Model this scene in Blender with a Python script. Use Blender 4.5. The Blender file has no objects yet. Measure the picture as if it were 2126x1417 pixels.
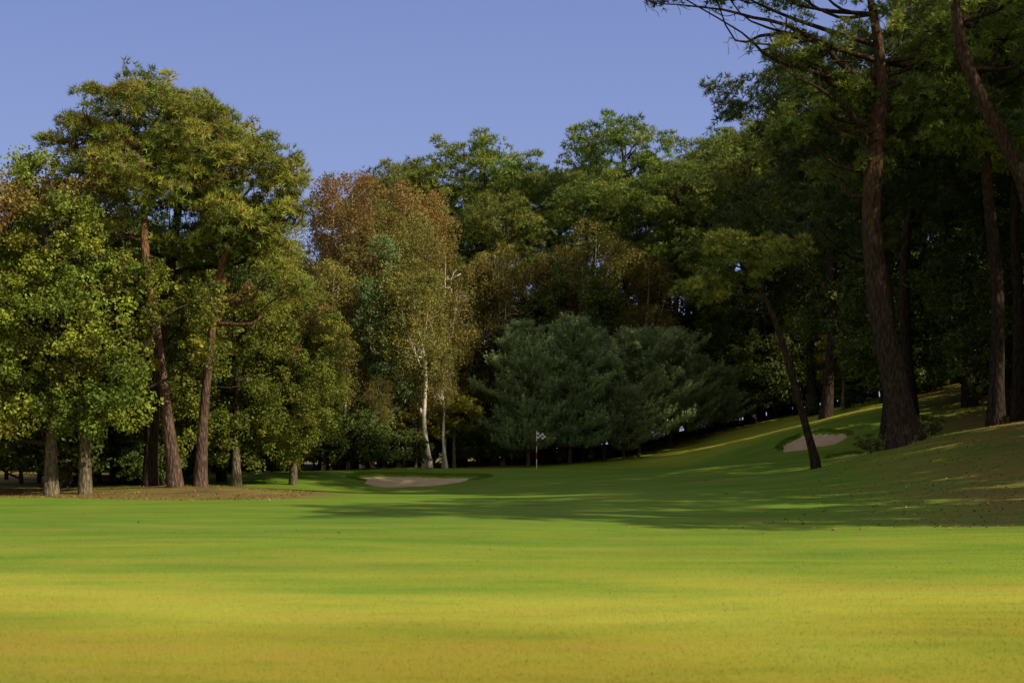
import bpy, math, numpy as np
from mathutils import Vector
R=np.random.default_rng(11)
def unit(v): return v/np.maximum(np.linalg.norm(v,axis=-1,keepdims=True),1e-9)
def sstep(a,b,x):
    t=np.clip((x-a)/(b-a),0,1); return t*t*(3-2*t)
scene=bpy.context.scene
def link(o,parent=None):
    scene.collection.objects.link(o)
    if parent: o.parent=parent
    return o
# ---------------------------------------------------------------- terrain
CP=np.array([(0,-60,0),(60,-60,.5),(-60,-60,0),(0,0,0),(0,20,0),(-10,20,0),(10,20,0),(30,15,.8),(-30,15,0),(0,35,0),(-12,35,0),(11,32,0.02),
(0,45,0),(-5,60,-.12),(0,60,-.03),(-5,69.5,-.12),(-5,76,.45),(0,72,.36),(1.4,82,.71),(0,92,.8),(0,98,.75),(-18,50,0),(-16,56,-.04),(-13.7,58,.2),(-9,56,-.02),
(-20,65,.1),(-15,70,.15),(-10.5,75,.55),(-8,84,.62),(-20,85,.4),(-35,60,0),(-40,95,.5),(-60,30,0),(-25,35,0),
(7.6,95,1.4),(14.8,100,3.1),(21.6,100,4.4),(23.5,92,4.9),(10.5,80,1.05),(12.8,68,1.1),(13.3,62,.97),(17,60,2.1),(19.3,55,2.25),(25,70,3.5),
(15.5,44,.75),(13,52,.8),(8.1,55,.42),(4.6,58,.2),(9,42,.12),(15.7,73.3,1.8),(15.7,77.3,2.6),(16.4,70,1.5),(19,82,3.6),(15,90,2.6),(5,72,.45),(6,84,.85),
(40,60,6),(40,30,2.5),(40,100,8),(22,30,.8),(22,42,1.6),(60,60,8),(0,130,1.2),(-40,130,1),(40,130,7),(20,120,4.5),(80,0,2),(80,130,9),(-80,130,1),(-80,60,0)],float)
def tps(r2): return np.where(r2>0,r2*np.log(np.maximum(r2,1e-12)),0)*.5
def fitT():
    xy=CP[:,:2]/50; n=len(xy)
    d=((xy[:,None]-xy[None])**2).sum(-1)
    A=np.zeros((n+3,n+3)); A[:n,:n]=tps(d)+np.eye(n)*1e-4; A[:n,n]=1; A[:n,n+1:]=xy; A[n,:n]=1; A[n+1:,:n]=xy.T
    b=np.zeros(n+3); b[:n]=CP[:,2]; return np.linalg.solve(A,b),xy
WT,CX=fitT()
def H0(x,y):
    x=np.asarray(x,float); y=np.asarray(y,float); sh=x.shape
    q=np.stack([np.clip(x,-80,80).ravel(),np.clip(y,-60,130).ravel()],1)/50
    out=np.empty(len(q))
    for i in range(0,len(q),20000):
        qq=q[i:i+20000]; d=((qq[:,None]-CX[None])**2).sum(-1)
        out[i:i+20000]=tps(d)@WT[:len(CX)]+WT[len(CX)]+qq@WT[len(CX)+1:]
    out=np.clip(out,-.5,10).reshape(sh)
    out=out+.04*np.sin(x*.45+y*.13)*np.sin(y*.31-x*.1)*sstep(6,30,y)
    fx=np.maximum(np.abs(x)-80,0); fy=np.maximum(np.maximum(y-130,-60-y),0)
    return out*np.exp(-(fx+fy)/120)
BK=[(-5.0,72.8,2.95,2.5,.22),(15.9,75.2,1.7,1.5,.2),(16.3,69.6,.75,.9,.12)]
def brad(a,k): return 1+.09*np.sin(3*a+k*2+1)+.06*np.sin(5*a+k)+.03*np.sin(9*a)
def H(x,y):
    x=np.asarray(x,float); y=np.asarray(y,float)
    z=H0(x,y)
    for k,(cx,cy,rx,ry,dp) in enumerate(BK):
        u=(x-cx)/rx; v=(y-cy)/ry; r=np.sqrt(u*u+v*v)/brad(np.arctan2(v,u),k)
        z=z-dp*np.clip(1-r*r,0,1)
        back=sstep(-.1,.6,v)
        z=z+dp*.6*back*np.exp(-((r-1.12)/.13)**2)
        z=z-.06*sstep(1.0,.93,r)
    return z
def Hs(x,y): return float(H(np.array([x]),np.array([y]))[0])

def axis(segs):
    out=[]
    for a,b,st in segs: out+=list(np.arange(a,b,st))
    out.append(segs[-1][1]); return np.array(out)
xs=np.concatenate([[-3000,-1500,-800,-400,-220,-150,-110],axis([(-90,-30,3),(-30,30,.3),(30,90,3)]),[110,150,220,400,800,1500,3000]])
ys=np.concatenate([[-3000,-1000,-400,-200,-100],axis([(-60,6,3),(6,50,.5),(50,105,.3),(105,150,3)]),[165,200,300,500,1000,2000,4000]])
GX,GY=np.meshgrid(xs,ys)
def zone(x,y):
    w=1.2*np.sin(x*.5+1)+.8*np.sin(x*1.3+y*.4)+.6*np.sin(y*.9-x*.3)
    left=sstep(0,3,-15.5-x+w*.7)*sstep(49,52.5,y+w)
    e1=1-sstep(.8,1.15,np.sqrt(((x+12.6)/6.2)**2+((y-56)/5.8)**2)+w*.05)
    back=sstep(-1.2,1.2,y-(86+np.clip(x+2,0,30)*.95)+w*.5)*(x<40)
    back=np.maximum(back,sstep(0,3,-13-x+w)*sstep(76,80,y))
    xb=8.6+(y-30)*.26
    right=sstep(-2.5,4.5,x-xb+w*.8)*sstep(26,36,y)
    floor=np.clip(np.maximum(np.maximum(left,e1),back),0,1)
    dry=.42*(1-sstep(16.6,21.2,y+.35*w))+.5*(1-sstep(9,17.5,y+.7*w))
    dry=np.maximum(dry,.42*sstep(78,88,y)*sstep(4,10,x)); dry=np.maximum(dry,.22*(1-sstep(20,36,y)))
    return np.stack([floor,dry,right,np.ones_like(x)],-1)

def mat_base(name):
    m=bpy.data.materials.new(name); m.use_nodes=True; nt=m.node_tree; nt.nodes.clear()
    out=nt.nodes.new('ShaderNodeOutputMaterial'); return m,nt,out
def noise(nt,vec,scale,detail=4,rough=.55,vs=(1,1,1)):
    mp=nt.nodes.new('ShaderNodeMapping'); mp.inputs['Scale'].default_value=vs
    nt.links.new(vec,mp.inputs['Vector'])
    n=nt.nodes.new('ShaderNodeTexNoise'); n.inputs['Scale'].default_value=scale; n.inputs['Detail'].default_value=detail; n.inputs['Roughness'].default_value=rough
    nt.links.new(mp.outputs[0],n.inputs['Vector']); return n.outputs['Fac']
def ramp(nt,fac,stops):
    r=nt.nodes.new('ShaderNodeValToRGB'); e=r.color_ramp.elements
    while len(e)<len(stops): e.new(.5)
    for i,(p,c) in enumerate(stops): e[i].position=p; e[i].color=(*c,1) if len(c)==3 else c
    nt.links.new(fac,r.inputs[0]); return r.outputs[0]
def mix(nt,f,a,b,mode='MIX'):
    m=nt.nodes.new('ShaderNodeMix'); m.data_type='RGBA'; m.blend_type=mode
    for s,i in ((f,0),(a,6),(b,7)):
        if hasattr(s,'is_output'): nt.links.new(s,m.inputs[i])
        elif isinstance(s,tuple): m.inputs[i].default_value=(*s,1)
        else: m.inputs[i].default_value=s
    return m.outputs[2]
def math_(nt,op,a,b=0.,c=0.):
    m=nt.nodes.new('ShaderNodeMath'); m.operation=op
    for i,s in enumerate((a,b,c)):
        if hasattr(s,'is_output'): nt.links.new(s,m.inputs[i])
        else: m.inputs[i].default_value=s
    return m.outputs[0]
def bsdf(nt,out,col,rough=.8,spec=.3,bump=None,bd=.02,bs=.6):
    p=nt.nodes.new('ShaderNodeBsdfPrincipled'); p.inputs['Roughness'].default_value=rough; p.inputs['Specular IOR Level'].default_value=spec
    if hasattr(col,'is_output'): nt.links.new(col,p.inputs['Base Color'])
    else: p.inputs['Base Color'].default_value=(*col,1)
    if bump is not None:
        b=nt.nodes.new('ShaderNodeBump'); b.inputs['Distance'].default_value=bd; b.inputs['Strength'].default_value=bs
        nt.links.new(bump,b.inputs['Height']); nt.links.new(b.outputs[0],p.inputs['Normal'])
    nt.links.new(p.outputs[0],out.inputs[0]); return p

# ground material
MG,nt,out=mat_base('grass_ground')
geo=nt.nodes.new('ShaderNodeNewGeometry').outputs['Position']
at=nt.nodes.new('ShaderNodeAttribute'); at.attribute_name='zone'
sep=nt.nodes.new('ShaderNodeSeparateColor'); nt.links.new(at.outputs['Color'],sep.inputs[0])
fl,dry,rt=sep.outputs[0],sep.outputs[1],sep.outputs[2]
nb=noise(nt,geo,.16,5,.6,(1,1,1)); nm=noise(nt,geo,.9,5,.65,(.4,1.3,1)); nf=noise(nt,geo,14,4,.7); nff=noise(nt,geo,90,3,.7)
ny=noise(nt,geo,.5,4,.6,(.12,1,1)); nl=noise(nt,geo,.33,5,.6,(.5,1,1))
dd=math_(nt,'ADD',dry,math_(nt,'ADD',math_(nt,'MULTIPLY_ADD',nb,.6,-.3),math_(nt,'MULTIPLY_ADD',ny,.5,-.25)))
g=ramp(nt,dd,[(.0,(.15,.25,.022)),(.22,(.235,.32,.028)),(.5,(.43,.43,.050)),(.72,(.35,.335,.030)),(1.,(.30,.25,.022))])
pat=ramp(nt,nm,[(.5,(0,0,0)),(.72,(1,1,1))])
g=mix(nt,math_(nt,'MULTIPLY',pat,.38),g,(.42,.29,.05))
g=mix(nt,math_(nt,'MULTIPLY',ramp(nt,nl,[(.54,(0,0,0)),(.66,(1,1,1))]),math_(nt,'MULTIPLY',dry,.6)),g,(.44,.24,.06))
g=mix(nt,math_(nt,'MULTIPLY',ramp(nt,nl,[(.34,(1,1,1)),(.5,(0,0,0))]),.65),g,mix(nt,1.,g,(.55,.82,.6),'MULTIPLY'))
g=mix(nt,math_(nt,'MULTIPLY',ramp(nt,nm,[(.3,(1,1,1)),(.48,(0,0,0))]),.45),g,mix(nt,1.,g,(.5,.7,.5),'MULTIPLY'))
g=mix(nt,math_(nt,'MULTIPLY',ramp(nt,nf,[(.35,(0,0,0)),(.7,(1,1,1))]),.25),g,mix(nt,1.,g,(.5,.6,.5),'MULTIPLY'))
ns=math_(nt,'ADD',math_(nt,'MULTIPLY',nm,.55),math_(nt,'MULTIPLY',nf,.45))
straw=ramp(nt,ns,[(.36,(.10,.115,.022)),(.48,(.20,.145,.045)),(.62,(.32,.165,.07))])
rf=math_(nt,'MULTIPLY',rt,ramp(nt,ns,[(.40,(.35,.35,.35)),(.58,(.95,.95,.95))]))
g=mix(nt,rf,g,straw)
flc=ramp(nt,nm,[(.35,(.09,.08,.025)),(.5,(.20,.14,.05)),(.65,(.20,.20,.04))])
g=mix(nt,fl,g,flc)
g=mix(nt,math_(nt,'MULTIPLY',ramp(nt,nff,[(.3,(1,1,1)),(.6,(0,0,0))]),.15),g,mix(nt,1.,g,(.4,.45,.3),'MULTIPLY'))
hh=math_(nt,'ADD',math_(nt,'MULTIPLY',nf,1.),math_(nt,'MULTIPLY',nff,.35))
bsdf(nt,out,g,.85,.15,hh,.02,.5)

def mk_mesh(name,V,T,mats,mi=None,sm=None,attrs={}):
    me=bpy.data.meshes.new(name); k=T.shape[1]
    me.vertices.add(len(V)); me.vertices.foreach_set('co',V.astype(np.float32).ravel())
    me.loops.add(T.size); me.loops.foreach_set('vertex_index',T.astype(np.int32).ravel())
    me.polygons.add(len(T)); me.polygons.foreach_set('loop_start',(np.arange(len(T))*k).astype(np.int32))
    for m in mats: me.materials.append(m)
    if mi is not None: me.polygons.foreach_set('material_index',mi.astype(np.int32))
    me.polygons.foreach_set('use_smooth',(np.ones(len(T),bool) if sm is None else sm.astype(bool)))
    me.update(calc_edges=True)
    for n,c in attrs.items():
        a=me.attributes.new(n,'FLOAT_COLOR','POINT')
        if c.shape[1]==3: c=np.concatenate([c,np.ones((len(c),1))],1)
        a.data.foreach_set('color',c.astype(np.float32).ravel())
    return me
def gridfaces(ny,nx):
    i=np.arange(ny*nx).reshape(ny,nx)
    return np.stack([i[:-1,:-1].ravel(),i[:-1,1:].ravel(),i[1:,1:].ravel(),i[1:,:-1].ravel()],1)
GZ=H(GX,GY)
V=np.stack([GX,GY,GZ],-1).reshape(-1,3)
me=mk_mesh('ground',V,gridfaces(*GX.shape),[MG],attrs={'zone':zone(GX.ravel(),GY.ravel())})
link(bpy.data.objects.new('ground',me))

# sand
MS,nt,out=mat_base('sand'); geo=nt.nodes.new('ShaderNodeNewGeometry').outputs['Position']
n1=noise(nt,geo,1.5,5); n2=noise(nt,geo,25,4)
bsdf(nt,out,ramp(nt,n1,[(.3,(.52,.37,.23)),(.7,(.68,.51,.34))]),.95,.1,n2,.04,.7)
for k,(cx,cy,rx,ry,dp) in enumerate(BK):
    rr=np.linspace(0,1,16)**.8; aa=np.linspace(0,2*np.pi,97)
    A,Rr=np.meshgrid(aa,rr); b=brad(A,k)
    x=cx+rx*Rr*b*np.cos(A); y=cy+ry*Rr*b*np.sin(A)
    z=H0(x,y)-dp*(1-Rr**2)-.012-.02*(Rr>.97)
    z=z+.015*np.sin(x*4)*np.sin(y*5)*(1-Rr)
    me=mk_mesh('sand_bunker',np.stack([x,y,z],-1).reshape(-1,3),gridfaces(*x.shape),[MS])
    link(bpy.data.objects.new('sand_bunker',me))

# ---------------------------------------------------------------- tree materials
def leafmat(name,trans=.35,rough=.6,tscale=(1.25,1.15,.5)):
    m,nt,out=mat_base(name)
    a=nt.nodes.new('ShaderNodeAttribute'); a.attribute_name='Col'
    oi=nt.nodes.new('ShaderNodeObjectInfo')
    hv=nt.nodes.new('ShaderNodeHueSaturation')
    nt.links.new(a.outputs['Color'],hv.inputs['Color'])
    nt.links.new(math_(nt,'MULTIPLY_ADD',oi.outputs['Random'],.03,.476),hv.inputs['Hue'])
    nt.links.new(math_(nt,'MULTIPLY_ADD',oi.outputs['Random'],.35,.82),hv.inputs['Value'])
    hv.inputs['Saturation'].default_value=.93
    p=nt.nodes.new('ShaderNodeBsdfPrincipled'); p.inputs['Roughness'].default_value=rough; p.inputs['Specular IOR Level'].default_value=.25
    nt.links.new(hv.outputs[0],p.inputs['Base Color'])
    t=nt.nodes.new('ShaderNodeBsdfTranslucent'); nt.links.new(mix(nt,1.,hv.outputs[0],tscale,'MULTIPLY'),t.inputs[0])
    s=nt.nodes.new('ShaderNodeMixShader'); s.inputs[0].default_value=trans
    nt.links.new(p.outputs[0],s.inputs[1]); nt.links.new(t.outputs[0],s.inputs[2]); nt.links.new(s.outputs[0],out.inputs[0])
    return m
ML=leafmat('leaves',.28); MN=leafmat('needles',.18,.55)
MB_,nt,out=mat_base('bark'); tc=nt.nodes.new('ShaderNodeTexCoord').outputs['Object']
a=nt.nodes.new('ShaderNodeAttribute'); a.attribute_name='Col'
n1=noise(nt,tc,5,5,.7,(2,2,.6)); 
vo=nt.nodes.new('ShaderNodeTexVoronoi'); vo.inputs['Scale'].default_value=7
mp=nt.nodes.new('ShaderNodeMapping'); mp.inputs['Scale'].default_value=(1.6,1.6,.5); nt.links.new(tc,mp.inputs[0]); nt.links.new(mp.outputs[0],vo.inputs['Vector'])
c=mix(nt,1.,a.outputs['Color'],ramp(nt,n1,[(.3,(.45,.42,.4)),(.7,(1.35,1.3,1.25))]),'MULTIPLY')
c=mix(nt,1.,c,ramp(nt,vo.outputs['Distance'],[(.1,(1.1,1.1,1.1)),(.7,(.45,.45,.45))]),'MULTIPLY')
bsdf(nt,out,c,.9,.15,math_(nt,'SUBTRACT',n1,vo.outputs['Distance']),.06,1.)
MBI,nt,out=mat_base('birch_bark'); tc=nt.nodes.new('ShaderNodeTexCoord').outputs['Object']
n1=noise(nt,tc,6,4,.7,(.6,.6,3.5)); n2=noise(nt,tc,1.2,3,.6)
c=ramp(nt,n1,[(.33,(.04,.035,.03)),(.39,(.68,.63,.55)),(.7,(.82,.78,.72))])
bsdf(nt,out,mix(nt,math_(nt,'MULTIPLY',n2,.3),c,(.35,.24,.15)),.7,.3,n1,.02,.5)

class MB:
    def __init__(s): s.v=[];s.t=[];s.m=[];s.c=[];s.s=[];s.n=0
    def add(s,v,t,mat,col,sm):
        s.v.append(v); s.t.append(t+s.n); s.n+=len(v); s.m.append(np.full(len(t),mat)); s.s.append(np.full(len(t),sm))
        s.c.append(np.broadcast_to(np.asarray(col,float),(len(v),3)))
    def mesh(s,name,mats):
        return mk_mesh(name,np.concatenate(s.v),np.concatenate(s.t),mats,np.concatenate(s.m),np.concatenate(s.s),{'Col':np.concatenate(s.c)})
def catmull(P,k=5):
    P=np.asarray(P,float); Q=np.vstack([2*P[0]-P[1],P,2*P[-1]-P[-2]]); o=[]
    for i in range(1,len(Q)-2):
        for t in np.arange(k)/k:
            o.append(.5*(2*Q[i]+(Q[i+1]-Q[i-1])*t+(2*Q[i-1]-5*Q[i]+4*Q[i+1]-Q[i+2])*t*t+(3*Q[i]-Q[i-1]-3*Q[i+1]+Q[i+2])*t**3))
    o.append(P[-1]); o=np.array(o); o[:,3]=np.maximum(o[:,3],.006); return o
def tube(mb,P,sides,mat,col,lump=0.):
    n=len(P); T=np.gradient(P[:,:3],axis=0); T=unit(T)
    ref=np.array([1.,0,0]) if abs(T[:,0]).mean()<.7 else np.array([0,1.,0])
    U=unit(np.cross(T,ref)); W=np.cross(T,U)
    a=np.arange(sides)/sides*2*np.pi
    rad=P[:,3][:,None]*np.ones(sides)[None]
    if lump: rad=rad*(1+lump*np.sin(a*3+P[:,2:3]*.7)+lump*.7*np.sin(a*5-P[:,2:3]*1.9)+R.normal(0,lump*.3,rad.shape))
    v=P[:,None,:3]+rad[...,None]*(np.cos(a)[None,:,None]*U[:,None]+np.sin(a)[None,:,None]*W[:,None])
    i=np.arange(n*sides).reshape(n,sides); j=np.roll(i,-1,1)
    t=np.concatenate([np.stack([i[:-1].ravel(),j[:-1].ravel(),j[1:].ravel()],1),np.stack([i[:-1].ravel(),j[1:].ravel(),i[1:].ravel()],1)])
    c=np.repeat(col,sides,0) if np.ndim(col)==2 else col
    mb.add(v.reshape(-1,3),t,mat,c,True)
def tufts(mb,P,A,L,n,col,w=.035,spread=1.0):
    m=len(P); P=np.repeat(P,n,0); A=np.repeat(A,n,0); L=np.repeat(np.broadcast_to(L,(m,)),n); col=np.repeat(col,n,0)
    d=unit(A*.8+unit(R.normal(size=(m*n,3)))*spread)
    s=unit(np.cross(d,R.normal(size=(m*n,3))))
    L=L*R.uniform(.7,1.15,m*n); ww=(w*R.uniform(.7,1.2,m*n))[:,None]
    v=np.stack([P-s*ww*.5,P+s*ww*.5,P+d*L[:,None]+s*ww*.3],1).reshape(-1,3)
    t=np.arange(m*n*3).reshape(-1,3)
    col=col*R.uniform(.8,1.25,(m*n,1)); mb.add(v,t,1,np.repeat(col,3,0),False)
def leaves(mb,P,Nn,s,col,asp=.62):
    m=len(P); u=unit(np.cross(Nn,R.normal(size=(m,3)))); w=np.cross(Nn,u)
    s=np.broadcast_to(s,(m,))*R.uniform(.6,1.25,m); s=s[:,None]
    v=np.stack([P-u*s*.5,P+w*s*asp*.5+Nn*s*.1,P+u*s*.5,P-w*s*asp*.5+Nn*s*.1],1).reshape(-1,3)
    i=np.arange(m)[:,None]*4; t=np.concatenate([i+[0,1,2],i+[0,2,3]])
    mb.add(v,t,1,np.repeat(col,4,0),False)
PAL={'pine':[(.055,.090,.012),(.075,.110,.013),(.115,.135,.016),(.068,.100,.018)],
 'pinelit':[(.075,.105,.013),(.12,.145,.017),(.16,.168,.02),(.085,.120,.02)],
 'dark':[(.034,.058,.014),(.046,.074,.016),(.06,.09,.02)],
 'oak':[(.064,.098,.009),(.10,.130,.011),(.15,.165,.013),(.08,.108,.011)],
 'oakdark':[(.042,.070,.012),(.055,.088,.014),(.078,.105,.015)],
 'yellow':[(.18,.18,.014),(.15,.155,.012),(.24,.20,.018)],
 'birch':[(.095,.10,.02),(.12,.118,.022),(.145,.12,.024)],
 'rust':[(.150,.095,.026),(.135,.10,.024),(.12,.11,.024),(.165,.10,.028)],
 'aspen':[(.075,.125,.045),(.095,.145,.05),(.125,.16,.05)],
 'blue':[(.075,.12,.055),(.10,.14,.062),(.13,.16,.066)]}
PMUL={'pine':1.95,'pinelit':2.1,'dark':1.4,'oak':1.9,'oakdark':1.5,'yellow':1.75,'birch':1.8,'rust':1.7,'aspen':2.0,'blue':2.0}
def palcol(pal,k):
    p=np.array(PAL[pal])*PMUL[pal]; a=p[R.integers(0,len(p),k)]; b=p[R.integers(0,len(p),k)]; t=R.uniform(0,1,(k,1)); return (a*t+b*(1-t))*R.uniform(.7,1.2,(k,1))
BK_P=((.17,.115,.095),(.30,.165,.10)); BK_D=((.06,.045,.037),(.09,.06,.042)); BK_O=((.24,.21,.15),(.15,.12,.09))
def make_tree(name,path,crowns,kind='pine',pal='pine',bark=BK_P,rc=(.7,1.1),npc=70,size=.3,w=.04,needles=7,flat=.6,limbs=[],autumn=0,atop=12,barkmat=None,twigs=True,cones=.0,sides=12,lump=.06,nsub=7):
    mb=MB(); P=catmull(path,6); P[:,3]*=1+.45*np.exp(-np.maximum(P[:,2],0)/.5)
    P[0,2]-=.5
    zt=P[-1,2]; f=np.clip(P[:,2]/zt,0,1)[:,None]; f=sstep(.25,.6,f); bc=np.array(bark[0])*(1-f)+np.array(bark[1])*f
    tube(mb,P,sides,0,bc,lump)
    top=np.array(bark[1])*.7
    def tr_at(z):
        i=int(np.clip(np.searchsorted(P[:,2],z),1,len(P)-1)); return P[i]
    def limb(a,b,r0,r1,sag=.15,k=5,sd=6):
        a=np.asarray(a,float);b=np.asarray(b,float); L=np.linalg.norm(b-a); m=(a+b)/2+np.array([0,0,-sag*L])+R.normal(0,.06*L,3)
        m2=a*.25+b*.75+R.normal(0,.05*L,3)+np.array([0,0,-sag*.5*L]) 
        q=catmull([(*a,r0),(*m,(r0*.6+r1*.4)),(*m2,r1*1.3),(*b,r1)],3); tube(mb,q,sd,0,top)
    C=[];RC=[]
    for (cx,cy,cz,rx,ry,rz,n) in crowns:
        d=unit(R.normal(size=(n,3))); rr=R.uniform(.25,1.1,n)**.5
        c=np.array([cx,cy,cz])+d*rr[:,None]*np.array([rx,ry,rz]); rad=R.uniform(rc[0],rc[1],n)*np.where(R.uniform(size=n)<.25,.65,1)
        nh=max(1,n//6); hubs=c[R.permutation(n)[:nh]]*.75+np.array([cx,cy,cz])*.25
        for h in hubs:
            th=h[2]-.45*np.hypot(h[0]-P[-1,0],h[1]-P[-1,1])-.4
            q=tr_at(min(max(th,P[0,2]+.15*zt),zt*.99)); limb(q[:3],h,min(q[3]*.55,.12),.03)
        if twigs:
            D=((c[:,None]-hubs[None])**2).sum(-1).argmin(1)
            for i in range(n): limb(hubs[D[i]],c[i]-[0,0,rad[i]*.2],.035,.012,.05,3,4)
        C.append(c);RC.append(rad)
    for lp in limbs:
        q=catmull(lp,5); q[:,:3]+=R.normal(0,.03,(len(q),3)); tube(mb,q,8,0,top,.05)
        for j in range(3,len(q)):
            for _ in range(2):
                e=q[j,:3]+unit(R.normal(size=3)*[1,1,.6])*R.uniform(.5,1.3); limb(q[j,:3],e,q[j,3]*.4,.008,0,3,4)
    C=np.concatenate(C);RC=np.concatenate(RC);n=len(C); cc=palcol(pal,n)
    if autumn:
        pr=np.clip((C[:,2]-atop)/3,0,1)*autumn; s=(R.uniform(size=n)<pr)[:,None]; cc=np.where(s,palcol('rust',n)*1.15,cc)
    k=np.repeat(np.arange(n),np.maximum((npc*(RC/np.mean(rc))**2).astype(int),4)); m=len(k)
    d=unit(R.normal(size=(m,3)))
    sd=unit(R.normal(size=(n*nsub,3))+[0,0,.25]); srad=R.uniform(.3,.5,n*nsub); stone=R.uniform(.65,1.25,n*nsub)
    si=k*nsub+R.integers(0,nsub,m)
    if kind=='pine':
        d[:,2]=np.where(R.uniform(size=m)<.75,np.abs(d[:,2]),d[:,2])
        off=sd[si]*.72+d*(srad[si]*R.uniform(.3,1,m)**.5)[:,None]
        p=C[k]+off*RC[k][:,None]*np.array([1,1,flat*1.15])
        ax=unit(d*[1,1,.8]+sd[si]*.3+[0,0,.5]); col=cc[k]*(stone[si]*R.uniform(.8,1.25,m))[:,None]
        if cones:
            s=(R.uniform(size=m)<cones)[:,None]; col=np.where(s,np.array([.26,.13,.06]),col)
        tufts(mb,p,ax,size,needles,col,w)
    elif kind=='oak':
        off=sd[si]*.75+d*(srad[si]*1.1*R.uniform(.1,1,m)**.45)[:,None]
        p=C[k]+off*RC[k][:,None]*np.array([1,1,flat*1.1])
        nn=unit(d*.5+[0,0,.45]+R.normal(0,.6,(m,3))); col=cc[k]*(stone[si]*R.uniform(.65,1.35,m))[:,None]
        leaves(mb,p,nn,size,col)
    else:
        st=R.integers(0,14,m)+k*14; hd=unit(R.normal(size=(n*14,3)))[st]
        t=R.uniform(0,1,m)
        p=C[k]+hd*(RC[k]*np.minimum(1,t*2.2)**.7)[:,None]*[1,1,.7]; p[:,2]-=RC[k]*1.6*t**2; p+=R.normal(0,.09,(m,3))
        nn=unit(hd*.4+R.normal(0,.7,(m,3))); col=cc[k]*R.uniform(.7,1.4,(m,1))
        leaves(mb,p,nn,size,col,.75)
    return mb.mesh(name,[barkmat or MB_, MN if kind=='pine' else ML])
def make_young(name,Ht,Rb,pal='blue'):
    mb=MB(); P=catmull([(0,0,0,.13),(.1,0,Ht*.5,.08),(0,.05,Ht,.015)],6); tube(mb,P,8,0,BK_P[0])
    PP=[];AA=[];SS=[]
    lob=R.uniform(.7,1.25,8)
    for z in np.arange(1.0,Ht-.3,.48):
        fr=z/Ht; Rr=Rb*min(1,(1-fr)**.45*1.05)*(.72+.28*min(1,fr*4))*R.uniform(.8,1.15); nb=int(R.integers(6,9)); a0=R.uniform(0,6.28)
        for i in range(nb):
            a=a0+i*6.28/nb+R.normal(0,.2); L=Rr*R.uniform(.55,1.2)*lob[int((a%6.283)/6.284*8)]; up=.35+.6*fr
            b=np.array([math.cos(a)*L,math.sin(a)*L,z+L*up*.6]); s0=np.array([0,0,z])
            m=(s0+b)/2+[0,0,-L*.1]; tube(mb,catmull([(*s0,.035),(*m,.02),(*b,.008)],3),4,0,BK_P[0])
            nn=int(8+L*16); t=R.uniform(.25,1.02,nn)**.6; q=(s0*(1-t)[:,None]+b*t[:,None])
            q[:,2]-=L*.1*4*t*(1-t)
            lat=np.array([-math.sin(a),math.cos(a),0]); wd=R.normal(0,.28,nn)*(.3+t)*min(1,L); q=q+lat*wd[:,None]; q[:,2]+=R.uniform(-.05,.15,nn)
            PP.append(q); AA.append(unit(np.array([math.cos(a),math.sin(a),.0])*.45+[0,0,.9]+R.normal(0,.22,(nn,3)))); SS.append(R.uniform(.2,.3,nn))
    q=np.stack([R.normal(0,.35,30),R.normal(0,.35,30),R.uniform(Ht-.9,Ht-.1,30)],1); PP.append(q);AA.append(unit(R.normal(0,.3,(30,3))+[0,0,1]));SS.append(np.full(30,.25))
    PP=np.concatenate(PP);AA=np.concatenate(AA);SS=np.concatenate(SS); col=palcol(pal,len(PP))*R.uniform(.7,1.25,(len(PP),1))
    ln=R.uniform(.5,1.6,(len(PP),1))
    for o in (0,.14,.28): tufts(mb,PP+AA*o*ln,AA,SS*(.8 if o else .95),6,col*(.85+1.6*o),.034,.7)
    return mb.mesh(name,[MB_,MN])
def place(name,me,x,y,s=1,rot=0,z=None,parent=None,sz=None,tilt=(0,0)):
    o=bpy.data.objects.new(name,me); o.location=(x,y,Hs(x,y) if z is None else z); o.rotation_euler=(tilt[0],tilt[1],rot); o.scale=(s,s,sz or s); return link(o,parent)

# ---------------------------------------------------------------- hero trees
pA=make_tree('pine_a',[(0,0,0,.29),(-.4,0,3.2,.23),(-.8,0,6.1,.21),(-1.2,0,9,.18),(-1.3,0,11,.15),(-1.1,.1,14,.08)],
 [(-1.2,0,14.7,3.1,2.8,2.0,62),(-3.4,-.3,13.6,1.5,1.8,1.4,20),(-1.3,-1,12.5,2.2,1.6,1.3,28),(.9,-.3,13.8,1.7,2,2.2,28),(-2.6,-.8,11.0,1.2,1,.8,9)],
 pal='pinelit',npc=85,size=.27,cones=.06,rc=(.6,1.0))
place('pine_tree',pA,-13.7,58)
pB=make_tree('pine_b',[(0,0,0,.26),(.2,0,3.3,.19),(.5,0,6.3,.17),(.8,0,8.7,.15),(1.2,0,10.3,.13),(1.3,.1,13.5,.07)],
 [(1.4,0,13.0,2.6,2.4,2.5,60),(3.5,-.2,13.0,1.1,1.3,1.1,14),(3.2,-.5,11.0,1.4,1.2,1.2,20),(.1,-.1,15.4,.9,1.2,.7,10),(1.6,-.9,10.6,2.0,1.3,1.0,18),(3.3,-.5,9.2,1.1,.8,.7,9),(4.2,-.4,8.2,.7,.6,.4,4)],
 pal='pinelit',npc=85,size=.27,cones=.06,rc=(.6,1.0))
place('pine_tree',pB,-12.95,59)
pC=make_tree('pine_c',[(0,0,0,.3),(.15,0,3,.25),(.6,0,7,.22),(1.1,0,11,.17),(1.5,0,14,.08)],
 [(1.5,0,13.8,3.2,2.8,1.9,52),(1.0,0,11.0,3.2,2,1.5,36),(3.6,0,10.2,2.4,1.6,1.6,28)],pal='pine',bark=BK_D,npc=75,size=.28,cones=.03,rc=(.7,1.1))
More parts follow.
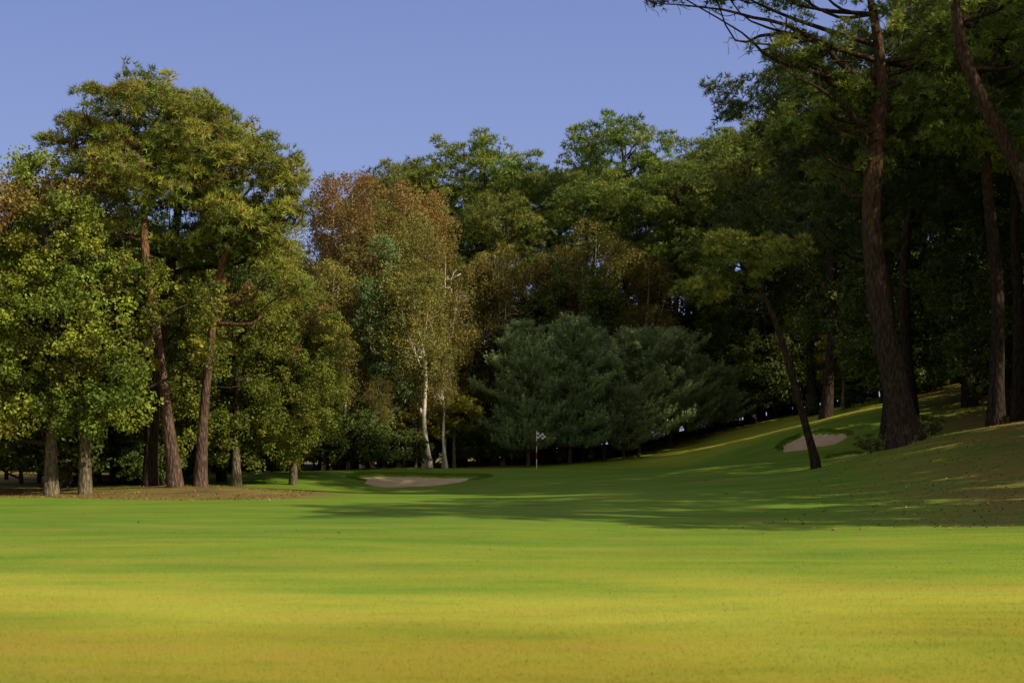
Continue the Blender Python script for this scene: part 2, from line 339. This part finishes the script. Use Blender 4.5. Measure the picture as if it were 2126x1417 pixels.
place('pine_tree',pC,-15.4,60.5)
oA=make_tree('oak_a',[(0,0,0,.26),(0,0,2.5,.21),(.1,0,6,.17),(-.2,0,10,.1),(0,0,12.5,.05)],
 [(-.6,0,10.4,3.0,3,3.3,50),(.6,-.4,6.6,3.6,3,2.8,56),(1.8,-.8,3.6,2.2,2,1.2,16),(-2,-.3,4.0,2.2,2,1.4,18)],kind='oak',pal='oak',bark=BK_O,npc=420,size=.16,flat=.75,autumn=.75,atop=9.5,rc=(.6,1.25))
oB=make_tree('oak_b',[(0,0,0,.24),(0,0,2.5,.2),(-.1,0,5,.16),(.2,0,8,.1),(0,0,10,.04)],
 [(0,0,8.2,2.7,2.8,2.6,44),(.8,-.4,5,3.4,2.8,2.2,46),(-.7,0,2.9,2.6,2.3,1.2,24)],kind='oak',pal='oak',bark=BK_O,npc=420,size=.16,flat=.75,autumn=.2,atop=8,rc=(.6,1.25))
oE=make_tree('oak_e',[(0,0,0,.24),(0,0,2.5,.2),(.2,0,5,.16),(.3,0,8,.1),(0,0,11,.04)],
 [(-.6,0,9,2.4,2.4,2.8,40),(.2,-.6,5.6,2.3,2.2,2.2,32),(2.4,-.7,8.3,1.6,1.1,1.5,13),(4.9,-.6,7.8,1.0,.7,1.0,6),(1.9,-.7,5.8,.7,.7,1.2,5),(5.0,-.6,5.6,.7,.5,.7,3)],kind='oak',pal='oak',bark=BK_O,npc=330,size=.15,flat=.75,autumn=.25,atop=9,rc=(.4,.95))
oD=make_tree('oak_d',[(0,0,0,.25),(0,0,3,.2),(.1,0,7,.15),(0,0,12,.05)],
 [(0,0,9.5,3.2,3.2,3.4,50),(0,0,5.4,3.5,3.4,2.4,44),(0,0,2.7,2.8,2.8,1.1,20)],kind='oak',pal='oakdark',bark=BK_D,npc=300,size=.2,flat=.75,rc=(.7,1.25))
oY=make_tree('oak_y',[(0,0,0,.1),(.1,0,1.6,.08),(0,0,3.4,.04),(.1,0,4.6,.02)],
 [(0,0,3.2,1.9,1.7,1.3,30)],kind='oak',pal='yellow',bark=BK_O,npc=150,size=.15,flat=.55,rc=(.35,.7))
place('oak_tree',oA,-18.3,56.5,1.0)
place('oak_tree',oE,-17.1,57.0)
place('oak_tree',oA,-21.6,54.5,.93,2.2); place('oak_tree',oB,-23,60,1.15,1.2); place('oak_tree',oA,-20.5,64,1.02,4.2)
place('oak_tree',oB,-16.3,64,.95,2.9); place('oak_tree',oB,-12.8,66,.86,4.1); place('oak_tree',oB,-10.6,69,.76,5.3); place('oak_tree',oD,-14.5,71,.9,1); place('oak_tree',oB,-11.4,75,.85,2.1)
place('oak_tree',oA,-26,66,1.2,3); place('oak_tree',oD,-20,74,1.0,1)

# birches
def birch(name,H_,lean,pal,low=28):
    cr=[(lean*.75,0,H_*.80,1.9,1.9,H_*.15,42),(lean*.5,0,H_*.56,2.3,2.2,H_*.14,44)]
    if low: cr.append((lean*.3,.2,H_*.33,2.0,1.8,H_*.10,low))
    return make_tree(name,[(0,0,0,.15),(lean*.25,0,H_*.2,.125),(lean*.3+.15,.0,H_*.45,.10),(lean*.6,0,H_*.68,.05),(lean*.8,0,H_*.88,.010)],
     cr,kind='birch',pal=pal,bark=((.6,.6,.6),(.6,.6,.6)),barkmat=MBI,npc=240,size=.13,rc=(.55,1.0),lump=.02,twigs=False,
     limbs=[[(lean*.4,-.1,H_*.5,.05),(lean*.5+.5,-.5,H_*.62,.035),(lean*.6+.8,-.9,H_*.74,.012)],[(lean*.4,-.1,H_*.45,.05),(lean*.5-.6,-.7,H_*.58,.03),(lean*.6-.9,-1.0,H_*.7,.012)]])
bR=birch('birch_rust',19,-.8,'rust'); bG=birch('birch_green',17,-1.0,'birch'); bG2=birch('birch_g2',16.5,.5,'birch'); bS=birch('birch_slim',14,-1.6,'birch',0)
asp=make_tree('aspen',[(0,0,0,.12),(0,0,5,.1),(.1,0,9,.06),(0,0,13.6,.015)],[(0,0,11,1.3,1.2,2.6,32),(0,0,7.4,2.1,2,2.4,42),(0,0,4,2.0,1.9,1.6,26)],kind='oak',pal='aspen',bark=BK_O,npc=190,size=.15,rc=(.45,.85),flat=.8)
place('birch_tree',bR,-9.3,88.5,1.04,.3); place('birch_tree',bR,-11.8,92,1.07,2.1); place('birch_tree',bR,-7.4,93,1.06,4.0); place('birch_tree',bG,-8.6,88,.95,0); place('birch_tree',bG,-5.4,88,1.0,0)
place('birch_tree',bG2,-4.3,90,.93,1.4); place('birch_tree',bR,-5.4,95,1.04,5.1); place('aspen_tree',asp,-7.6,84.6,1.0)
place('birch_tree',bS,-9.6,83.6,.62,0); place('birch_tree',bS,-4.8,84.0,.95,.1); place('birch_tree',bS,-8.3,83.4,.42,2.9); place('birch_tree',bS,-3.9,85.2,.6,.4)
place('birch_tree',bG,-11.2,84.5,.8,3.1);place('birch_tree',bG2,-13.3,84,.95,3.1)
place('oak_tree',oY,-5.8,85.4,.8,0); place('oak_tree',oY,-3.5,86.4,1.0,2)
place('birch_tree',bG2,5.4,98,1.06,0); place('birch_tree',bG,9.2,100,.9,2.2); place('birch_tree',bG,3.4,100,.95,1.1); place('birch_tree',bG,-.6,97,.95,1.1)
# young pines
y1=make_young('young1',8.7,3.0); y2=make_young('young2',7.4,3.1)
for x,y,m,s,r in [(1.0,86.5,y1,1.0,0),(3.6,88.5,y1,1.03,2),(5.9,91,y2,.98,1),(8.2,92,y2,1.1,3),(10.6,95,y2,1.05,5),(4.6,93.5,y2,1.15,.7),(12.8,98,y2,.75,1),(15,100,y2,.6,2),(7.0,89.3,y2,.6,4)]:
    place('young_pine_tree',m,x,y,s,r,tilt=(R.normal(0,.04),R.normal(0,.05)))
# leaning pine
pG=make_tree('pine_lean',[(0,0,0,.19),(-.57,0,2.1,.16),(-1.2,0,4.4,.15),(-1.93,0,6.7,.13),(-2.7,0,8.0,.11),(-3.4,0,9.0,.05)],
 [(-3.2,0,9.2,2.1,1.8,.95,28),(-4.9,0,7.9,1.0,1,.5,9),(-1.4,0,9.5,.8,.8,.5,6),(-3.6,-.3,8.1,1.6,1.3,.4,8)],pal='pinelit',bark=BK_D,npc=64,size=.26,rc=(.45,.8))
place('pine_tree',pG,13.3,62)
# big pine right
pD=make_tree('pine_big',[(0,0,0,.66),(-.6,0,3.3,.5),(-1.1,0,5.9,.45),(-1.45,0,9.4,.39),(-1.3,0,12.4,.37),(-1.0,0,15.5,.26),(-1.6,0,19.5,.12)],
 [(-3.2,0,20.2,4,3.5,1.8,48),(1.4,.6,17.6,3.4,2.6,2.0,46),(-4.0,.3,16.8,2.4,1.8,1.0,24),(-6.8,-.4,19.3,2.3,1.5,.8,20),(-10,-.3,19.0,1.0,.8,.35,8),(.8,.9,14.2,2.8,1.6,1.6,30),(-3.2,.5,14.8,2.0,1.4,1.0,20),(-5.3,-.3,13.2,1.2,.9,.6,8),(-2.6,1,12,1.8,1,.9,12)],
 pal='pine',bark=((.085,.062,.05),(.12,.075,.05)),npc=70,size=.27,rc=(.55,1.0),sides=20,
 limbs=[[(-1.3,0,14.6,.15),(-2.6,-.3,15.8,.12),(-4.6,-.5,17.3,.09),(-7.8,-.6,18.1,.05),(-11,-.5,18.5,.015)],[(-1.4,0,12.2,.2),(-1.9,-.4,13.2,.12),(-3.0,-.6,14.3,.08),(-5.2,-.7,15.6,.03)],[(-4.0,-.5,16.9,.07),(-5.6,-.7,16.6,.05),(-7.6,-.8,16.9,.015)]])
place('pine_tree',pD,16.6,60)
pE=make_tree('pine_near',[(0,0,0,.36),(-.3,0,3,.3),(-1.2,0,6.5,.27),(-1.9,0,9.2,.25),(-2.9,0,11.2,.23),(-3.9,0,13.5,.2),(-4.3,0,16,.15),(-4.6,0,19,.08)],
 [(-3.8,0,18.4,3,2.6,1.5,34),(-1.6,.8,15.4,2.4,1.6,1.6,26),(0,0,18,2.4,2.4,1.5,18)],pal='pine',bark=BK_D,npc=68,size=.25,rc=(.55,.95))
place('pine_tree',pE,19.5,49)
# ---- prototypes of tall pines
def fillpine(name,Ht,pal,bark,off=0,cs=1.):
    b=R.normal(0,.35,4)
    return make_tree(name,[(0,0,0,.33),(b[0],0,Ht*.25,.26),(b[1],.2,Ht*.5,.21),(off*.5+b[2],0,Ht*.75,.14),(off,0,Ht*.9,.05)],
     [(off,0,Ht*.85,3.5*cs,3.5*cs,Ht*.105,66),(off*.6+1,.3,Ht*.68,3.4*cs,3.2*cs,Ht*.08,36),(off*.4-1.5,0,Ht*.56,2.6*cs,2.6*cs,Ht*.06,20)],pal=pal,bark=bark,npc=64,size=.34,w=.06,needles=6,rc=(.75,1.3),twigs=False)
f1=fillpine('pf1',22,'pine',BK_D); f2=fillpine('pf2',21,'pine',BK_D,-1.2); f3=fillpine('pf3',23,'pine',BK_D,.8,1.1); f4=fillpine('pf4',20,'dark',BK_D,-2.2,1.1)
for x,y,m,s,r in [(19.4,88,f4,1.14,0),(17.8,68,f4,.92,.3),(21.1,62,f1,1.05,1),(23.5,66,f2,1.0,2),(20.6,73,f4,1.05,2.5),(24.5,76,f1,1.1,3),(22.5,83,f4,1.1,.2),(27,84,f1,1.15,1.5),(26,92,f4,1.05,2),(20.5,97,f1,1.02,4),(28,70,f4,1.1,4),(26.5,60,f1,1.0,5),(24.5,54,f4,1.0,0),
    (17.5,104,f1,.97,2),(13.8,106,f2,.97,1),(29,99,f1,1.1,0)]:
    place('pine_tree',m,x,y,s,r)
for x,y,s,r in [(21.8,78,1.15,0),(24.6,70.5,1.2,1),(27.5,77,1.3,2),(30,64,1.3,3),(23.2,88.5,1.1,4),(30,88,1.3,5),(27,66,1.0,1.7),(22.6,96,1.0,3.3)]:
    place('oak_tree',oD,x,y,s,r)
place('oak_tree',oY,21.3,91.5,1.15,1)
# stand of trees outside the right edge that shades the fairway and bank
for x,y,m,s,r in [(21.0,26.5,f2,.9,1),(24.5,28.5,f1,1.0,2),(28,35,f3,.9,4),(28.5,41.5,f2,.95,5),(28,46.5,f3,.95,3),(24.5,49.5,f2,.9,2),(35,41,f1,.9,1),(34,51,f4,1,1),(30,56,f2,1.05,3)]:
    place('pine_tree',m,x,y,s,r)
for x,y,s,r in [(22.5,42,.95,0),(23.8,46.5,1.0,2),(27,51,1.1,3),(19.8,28.6,.85,4),(22.6,30.6,.9,5),(22,36.5,.7,1)]:
    place('oak_tree',oD,x,y,s,r)
# distant forest mass
df=bpy.data.objects.new('distant_forest',None); link(df)
protos=[f1,f2,f3,f1]
for row,(yy,x0,x1,st) in enumerate([(102,-32,12,5.4),(109,-40,36,4.8),(117,-48,46,5.0)]):
    x=x0
    while x<x1:
        xx=x+R.normal(0,.9); y=yy+R.normal(0,1.6)
        hs=1.0+.03*R.normal()
        if row==0: hs*=.91
        if row>=1: hs*=1.10
        if xx>4: hs*=.98
        if xx<-11: hs*=.77
        place('pine',protos[int(R.integers(4))],xx,y,hs,R.uniform(0,6.28),parent=df); x+=st
for yy,st in [(97.5,5),(105,4.6),(122,5.0)]:
    x=-46
    while x<40:
        xx=x+R.normal(0,.9); y=yy+R.normal(0,1)+max(0,xx)*.45
        place('oak',oD,xx,y,R.uniform(.8,1.05)*(1.15 if yy==105 else 1),R.uniform(0,6.28),parent=df); x+=st
# undergrowth
ug=bpy.data.objects.new('forest_undergrowth',None); link(ug)
sh=make_tree('shrub',[(0,0,0,.06),(0,0,1,.04),(0,0,1.8,.02)],[(0,0,1.2,1.7,1.5,1.1,26)],kind='oak',pal='oakdark',bark=BK_D,npc=150,size=.16,rc=(.4,.75))
for yy,x0,x1,st,sc in [(92,-32,3,2.3,1.1),(96,-32,8,2.4,1.2),(112,-50,45,3.2,2.2),(127,-70,70,4.5,3.4),(133,-75,75,4.5,3.4)]:
    x=x0
    while x<x1:
        xx=x+R.normal(0,.5); place('shrub',sh,xx,yy+R.normal(0,.8)+max(0,xx)*.2,R.uniform(.8,1.3)*sc,R.uniform(0,6.28),parent=ug); x+=st
for i in range(50):
    yy=R.uniform(60,100); xx=24+(yy-60)*.06+abs(R.normal(0,5)); place('shrub',sh,xx,yy,R.uniform(.5,1.3),R.uniform(0,6.28),parent=ug)
for i in range(40):
    yy=R.uniform(62,84); xx=-16-abs(R.normal(0,6)); place('shrub',sh,xx,yy,R.uniform(.7,1.6),R.uniform(0,6.28),parent=ug)
for i in range(14):
    xx=-15.5+i*.7; place('shrub',sh,xx,79+i*.35+R.normal(0,.6),R.uniform(.8,1.4),R.uniform(0,6.28),parent=ug)
for i in range(20):
    place('shrub',sh,12+i*1.5,105+R.normal(0,1),R.uniform(1.3,2.2),R.uniform(0,6.28),parent=ug)
for i in range(18):
    place('shrub',sh,13+i*1.9,114+R.normal(0,1),R.uniform(2.0,2.8),R.uniform(0,6.28),parent=ug)
for i in range(12):
    xx=R.uniform(26,46); place('shrub',sh,xx,R.uniform(92,104),R.uniform(1.6,2.6),R.uniform(0,6.28),parent=ug)
for x,y,s in [(16.0,63.5,.35),(15.6,61.8,.3),(16.9,62.6,.4),(17.7,61.5,.35),(18.6,64,.45),(22.3,93,.6),(20,95.5,.5)]: place('shrub',sh,x,y,s,x,parent=ug)

# ---------------------------------------------------------------- grass blades, litter
def blades(name,x,y,h,w,lean=.4,mat=MG):
    n=len(x); z=H(x,y); a=R.uniform(0,6.28,n); s=np.stack([np.cos(a),np.sin(a),0*a],1)*(np.broadcast_to(w,(n,))*.5)[:,None]
    b=np.stack([x,y,z-.005],1); t=b+np.stack([R.normal(0,lean,n)*h,R.normal(0,lean,n)*h,h],1)
    v=np.stack([b-s,b+s,t],1).reshape(-1,3)
    zz=np.repeat(zone(x,y),3,0); me=mk_mesh(name,v,np.arange(n*3).reshape(-1,3),[mat],sm=np.zeros(n,bool),attrs={'zone':zz}); return link(bpy.data.objects.new(name,me))
n=190000; y=8.2+R.uniform(0,1,n)**1.4*22; x=R.uniform(-.42,.42,n)*(y+3)
blades('grass',x,y,R.uniform(.010,.030,n),R.uniform(.004,.008,n))
X=[];Y=[];
for k,(cx,cy,rx,ry,dp) in enumerate(BK):
    m=int(2600*rx); a=R.uniform(-.25,np.pi+.25,m); r=brad(a,k)*R.uniform(1.0,1.2,m); X.append(cx+rx*r*np.cos(a)); Y.append(cy+ry*r*np.sin(a))
X.append(R.uniform(-9.5,-4.5,2500)); Y.append(83+R.normal(0,.5,2500))
X=np.concatenate(X);Y=np.concatenate(Y)
blades('long_grass',X,Y,R.uniform(.04,.12,len(X)),.02)
MLt,nt,out=mat_base('litter'); geo=nt.nodes.new('ShaderNodeNewGeometry').outputs['Random Per Island']
bsdf(nt,out,ramp(nt,geo,[(0,(.12,.06,.025)),(.5,(.26,.13,.05)),(1,(.42,.27,.11))]),.8,.2)
n=6000; y=R.uniform(30,95,n); x=9+(y-30)*.26+R.normal(2.2,3.0,n)
n2=2500; y2=R.uniform(49,62,n2); x2=R.uniform(-22,-8,n2); n3=170; y3=R.uniform(11,50,n3); x3=R.uniform(-.38,.38,n3)*y3
x=np.concatenate([x,x2,x3]); y=np.concatenate([y,y2,y3]); n=len(x)
z=H(x,y)+.02; mbx=MB(); nn=unit(R.normal(0,.35,(n,3))+[0,0,1]); sz=R.uniform(.04,.11,n)*np.where(y<28,.4,1)
leaves(mbx,np.stack([x,y,z],1),nn,sz,np.ones((n,3))*.2); mbx.m=[np.zeros(len(a)) for a in mbx.t]
link(bpy.data.objects.new('leaf_litter',mbx.mesh('leaf_litter',[MLt])))

# ---------------------------------------------------------------- flag
fl_=bpy.data.objects.new('golf_flag',None); fx,fy=1.42,82; fl_.location=(fx,fy,Hs(fx,fy)); link(fl_)
def simple(name,c,rough=.4):
    m,nt,out=mat_base(name); tc=nt.nodes.new('ShaderNodeTexCoord').outputs['Object']; n=noise(nt,tc,8,3)
    bsdf(nt,out,mix(nt,math_(nt,'MULTIPLY',n,.15),c,tuple(v*.6 for v in c)),rough,.4); return m
MW=simple('white_paint',(.8,.8,.8)); MR=simple('red_paint',(.35,.03,.025)); MK=simple('dark_cloth',(.03,.045,.07),.8); MWc=simple('white_cloth',(.75,.78,.8),.8)
def cyl(name,z0,z1,r,m):
    mb=MB(); tube(mb,np.array([(0,0,z0,r),(0,0,(z0+z1)/2,r),(0,0,z1,r)],float),10,0,(.5,.5,.5)); o=bpy.data.objects.new(name,mb.mesh(name,[m])); link(o,fl_); return o
edges=[-.1,.55,.95,1.3,1.6,2.13]
for i in range(5): cyl(f'pole_section_{i+1}',edges[i],edges[i+1],.026,MW if i%2==0 else MR)
cyl('ferrule',2.13,2.17,.032,MW)
nx,nz=24,12; U,W=np.meshgrid(np.linspace(0,1,nx+1),np.linspace(0,1,nz+1))
vx=.024+U*.50; vz=2.1-.34*(1-W)-.10*U; vy=.05*np.sin(U*8+W)*U
Fc=gridfaces(nz+1,nx+1); ci=(np.arange(nx)//6)[None,:]+(np.arange(nz)//4)[:,None]
me=mk_mesh('cloth',np.stack([vx,vy,vz],-1).reshape(-1,3),Fc,[MWc,MK],mi=(ci%2).ravel()); link(bpy.data.objects.new('cloth',me),fl_)

# ---------------------------------------------------------------- light, sky, camera
el=math.radians(34); hx,hy=.88,-.475; q=math.hypot(hx,hy); hx/=q;hy/=q
S=Vector((math.cos(el)*hx,math.cos(el)*hy,math.sin(el)))
L=bpy.data.lights.new('sun','SUN'); L.energy=5; L.angle=math.radians(.5); L.color=(1,.87,.62)
lo=bpy.data.objects.new('sun',L); lo.rotation_euler=S.to_track_quat('Z','Y').to_euler(); lo.location=(60,-30,60); link(lo)
wd=bpy.data.worlds.new('World'); scene.world=wd; wd.use_nodes=True; nt=wd.node_tree; nt.nodes.clear()
sky=nt.nodes.new('ShaderNodeTexSky'); sky.sky_type='NISHITA'; sky.sun_disc=False; sky.sun_elevation=el; sky.sun_rotation=math.atan2(hx,hy)
bg=nt.nodes.new('ShaderNodeBackground'); bg.inputs[1].default_value=.1; wo=nt.nodes.new('ShaderNodeOutputWorld')
tc=nt.nodes.new('ShaderNodeTexCoord').outputs['Generated']; sp=nt.nodes.new('ShaderNodeSeparateXYZ'); nt.links.new(tc,sp.inputs[0])
rr=ramp(nt,sp.outputs[2],[(0,(.36,.45,.76)),(.12,(.30,.39,.73)),(.32,(.19,.265,.59)),(.55,(.24,.27,.38)),(1,(.25,.27,.32))])
# storm-lit cloud bank low down ahead, unseen warm glow added behind the camera for frontal fill
fill_glow=ramp(nt,math_(nt,'MULTIPLY_ADD',sp.outputs[1],-.5,.5),[(.35,(0,0,0)),(.75,(1,1,1))])
rr=mix(nt,fill_glow,rr,(.54,.50,.43))
cn=noise(nt,tc,2.2,4,.5,(1,1,2.5))
c10=mix(nt,1.,rr,(10,10,10),'MULTIPLY')
c10=mix(nt,math_(nt,'MULTIPLY',cn,.12),c10,(3.2,3.7,6.0))
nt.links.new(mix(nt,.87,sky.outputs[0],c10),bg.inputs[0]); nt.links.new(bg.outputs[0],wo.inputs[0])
cam=bpy.data.cameras.new('camera'); co=bpy.data.objects.new('camera',cam); co.location=(0,0,1.6); co.rotation_euler=(math.radians(90),0,0)
cam.lens=50; cam.sensor_width=36; cam.shift_y=.1089; cam.clip_end=6000; cam.dof.use_dof=True; cam.dof.focus_distance=75; cam.dof.aperture_fstop=2.4
link(co); scene.camera=co
scene.view_settings.view_transform='Standard'; scene.view_settings.look='None'; scene.view_settings.exposure=0
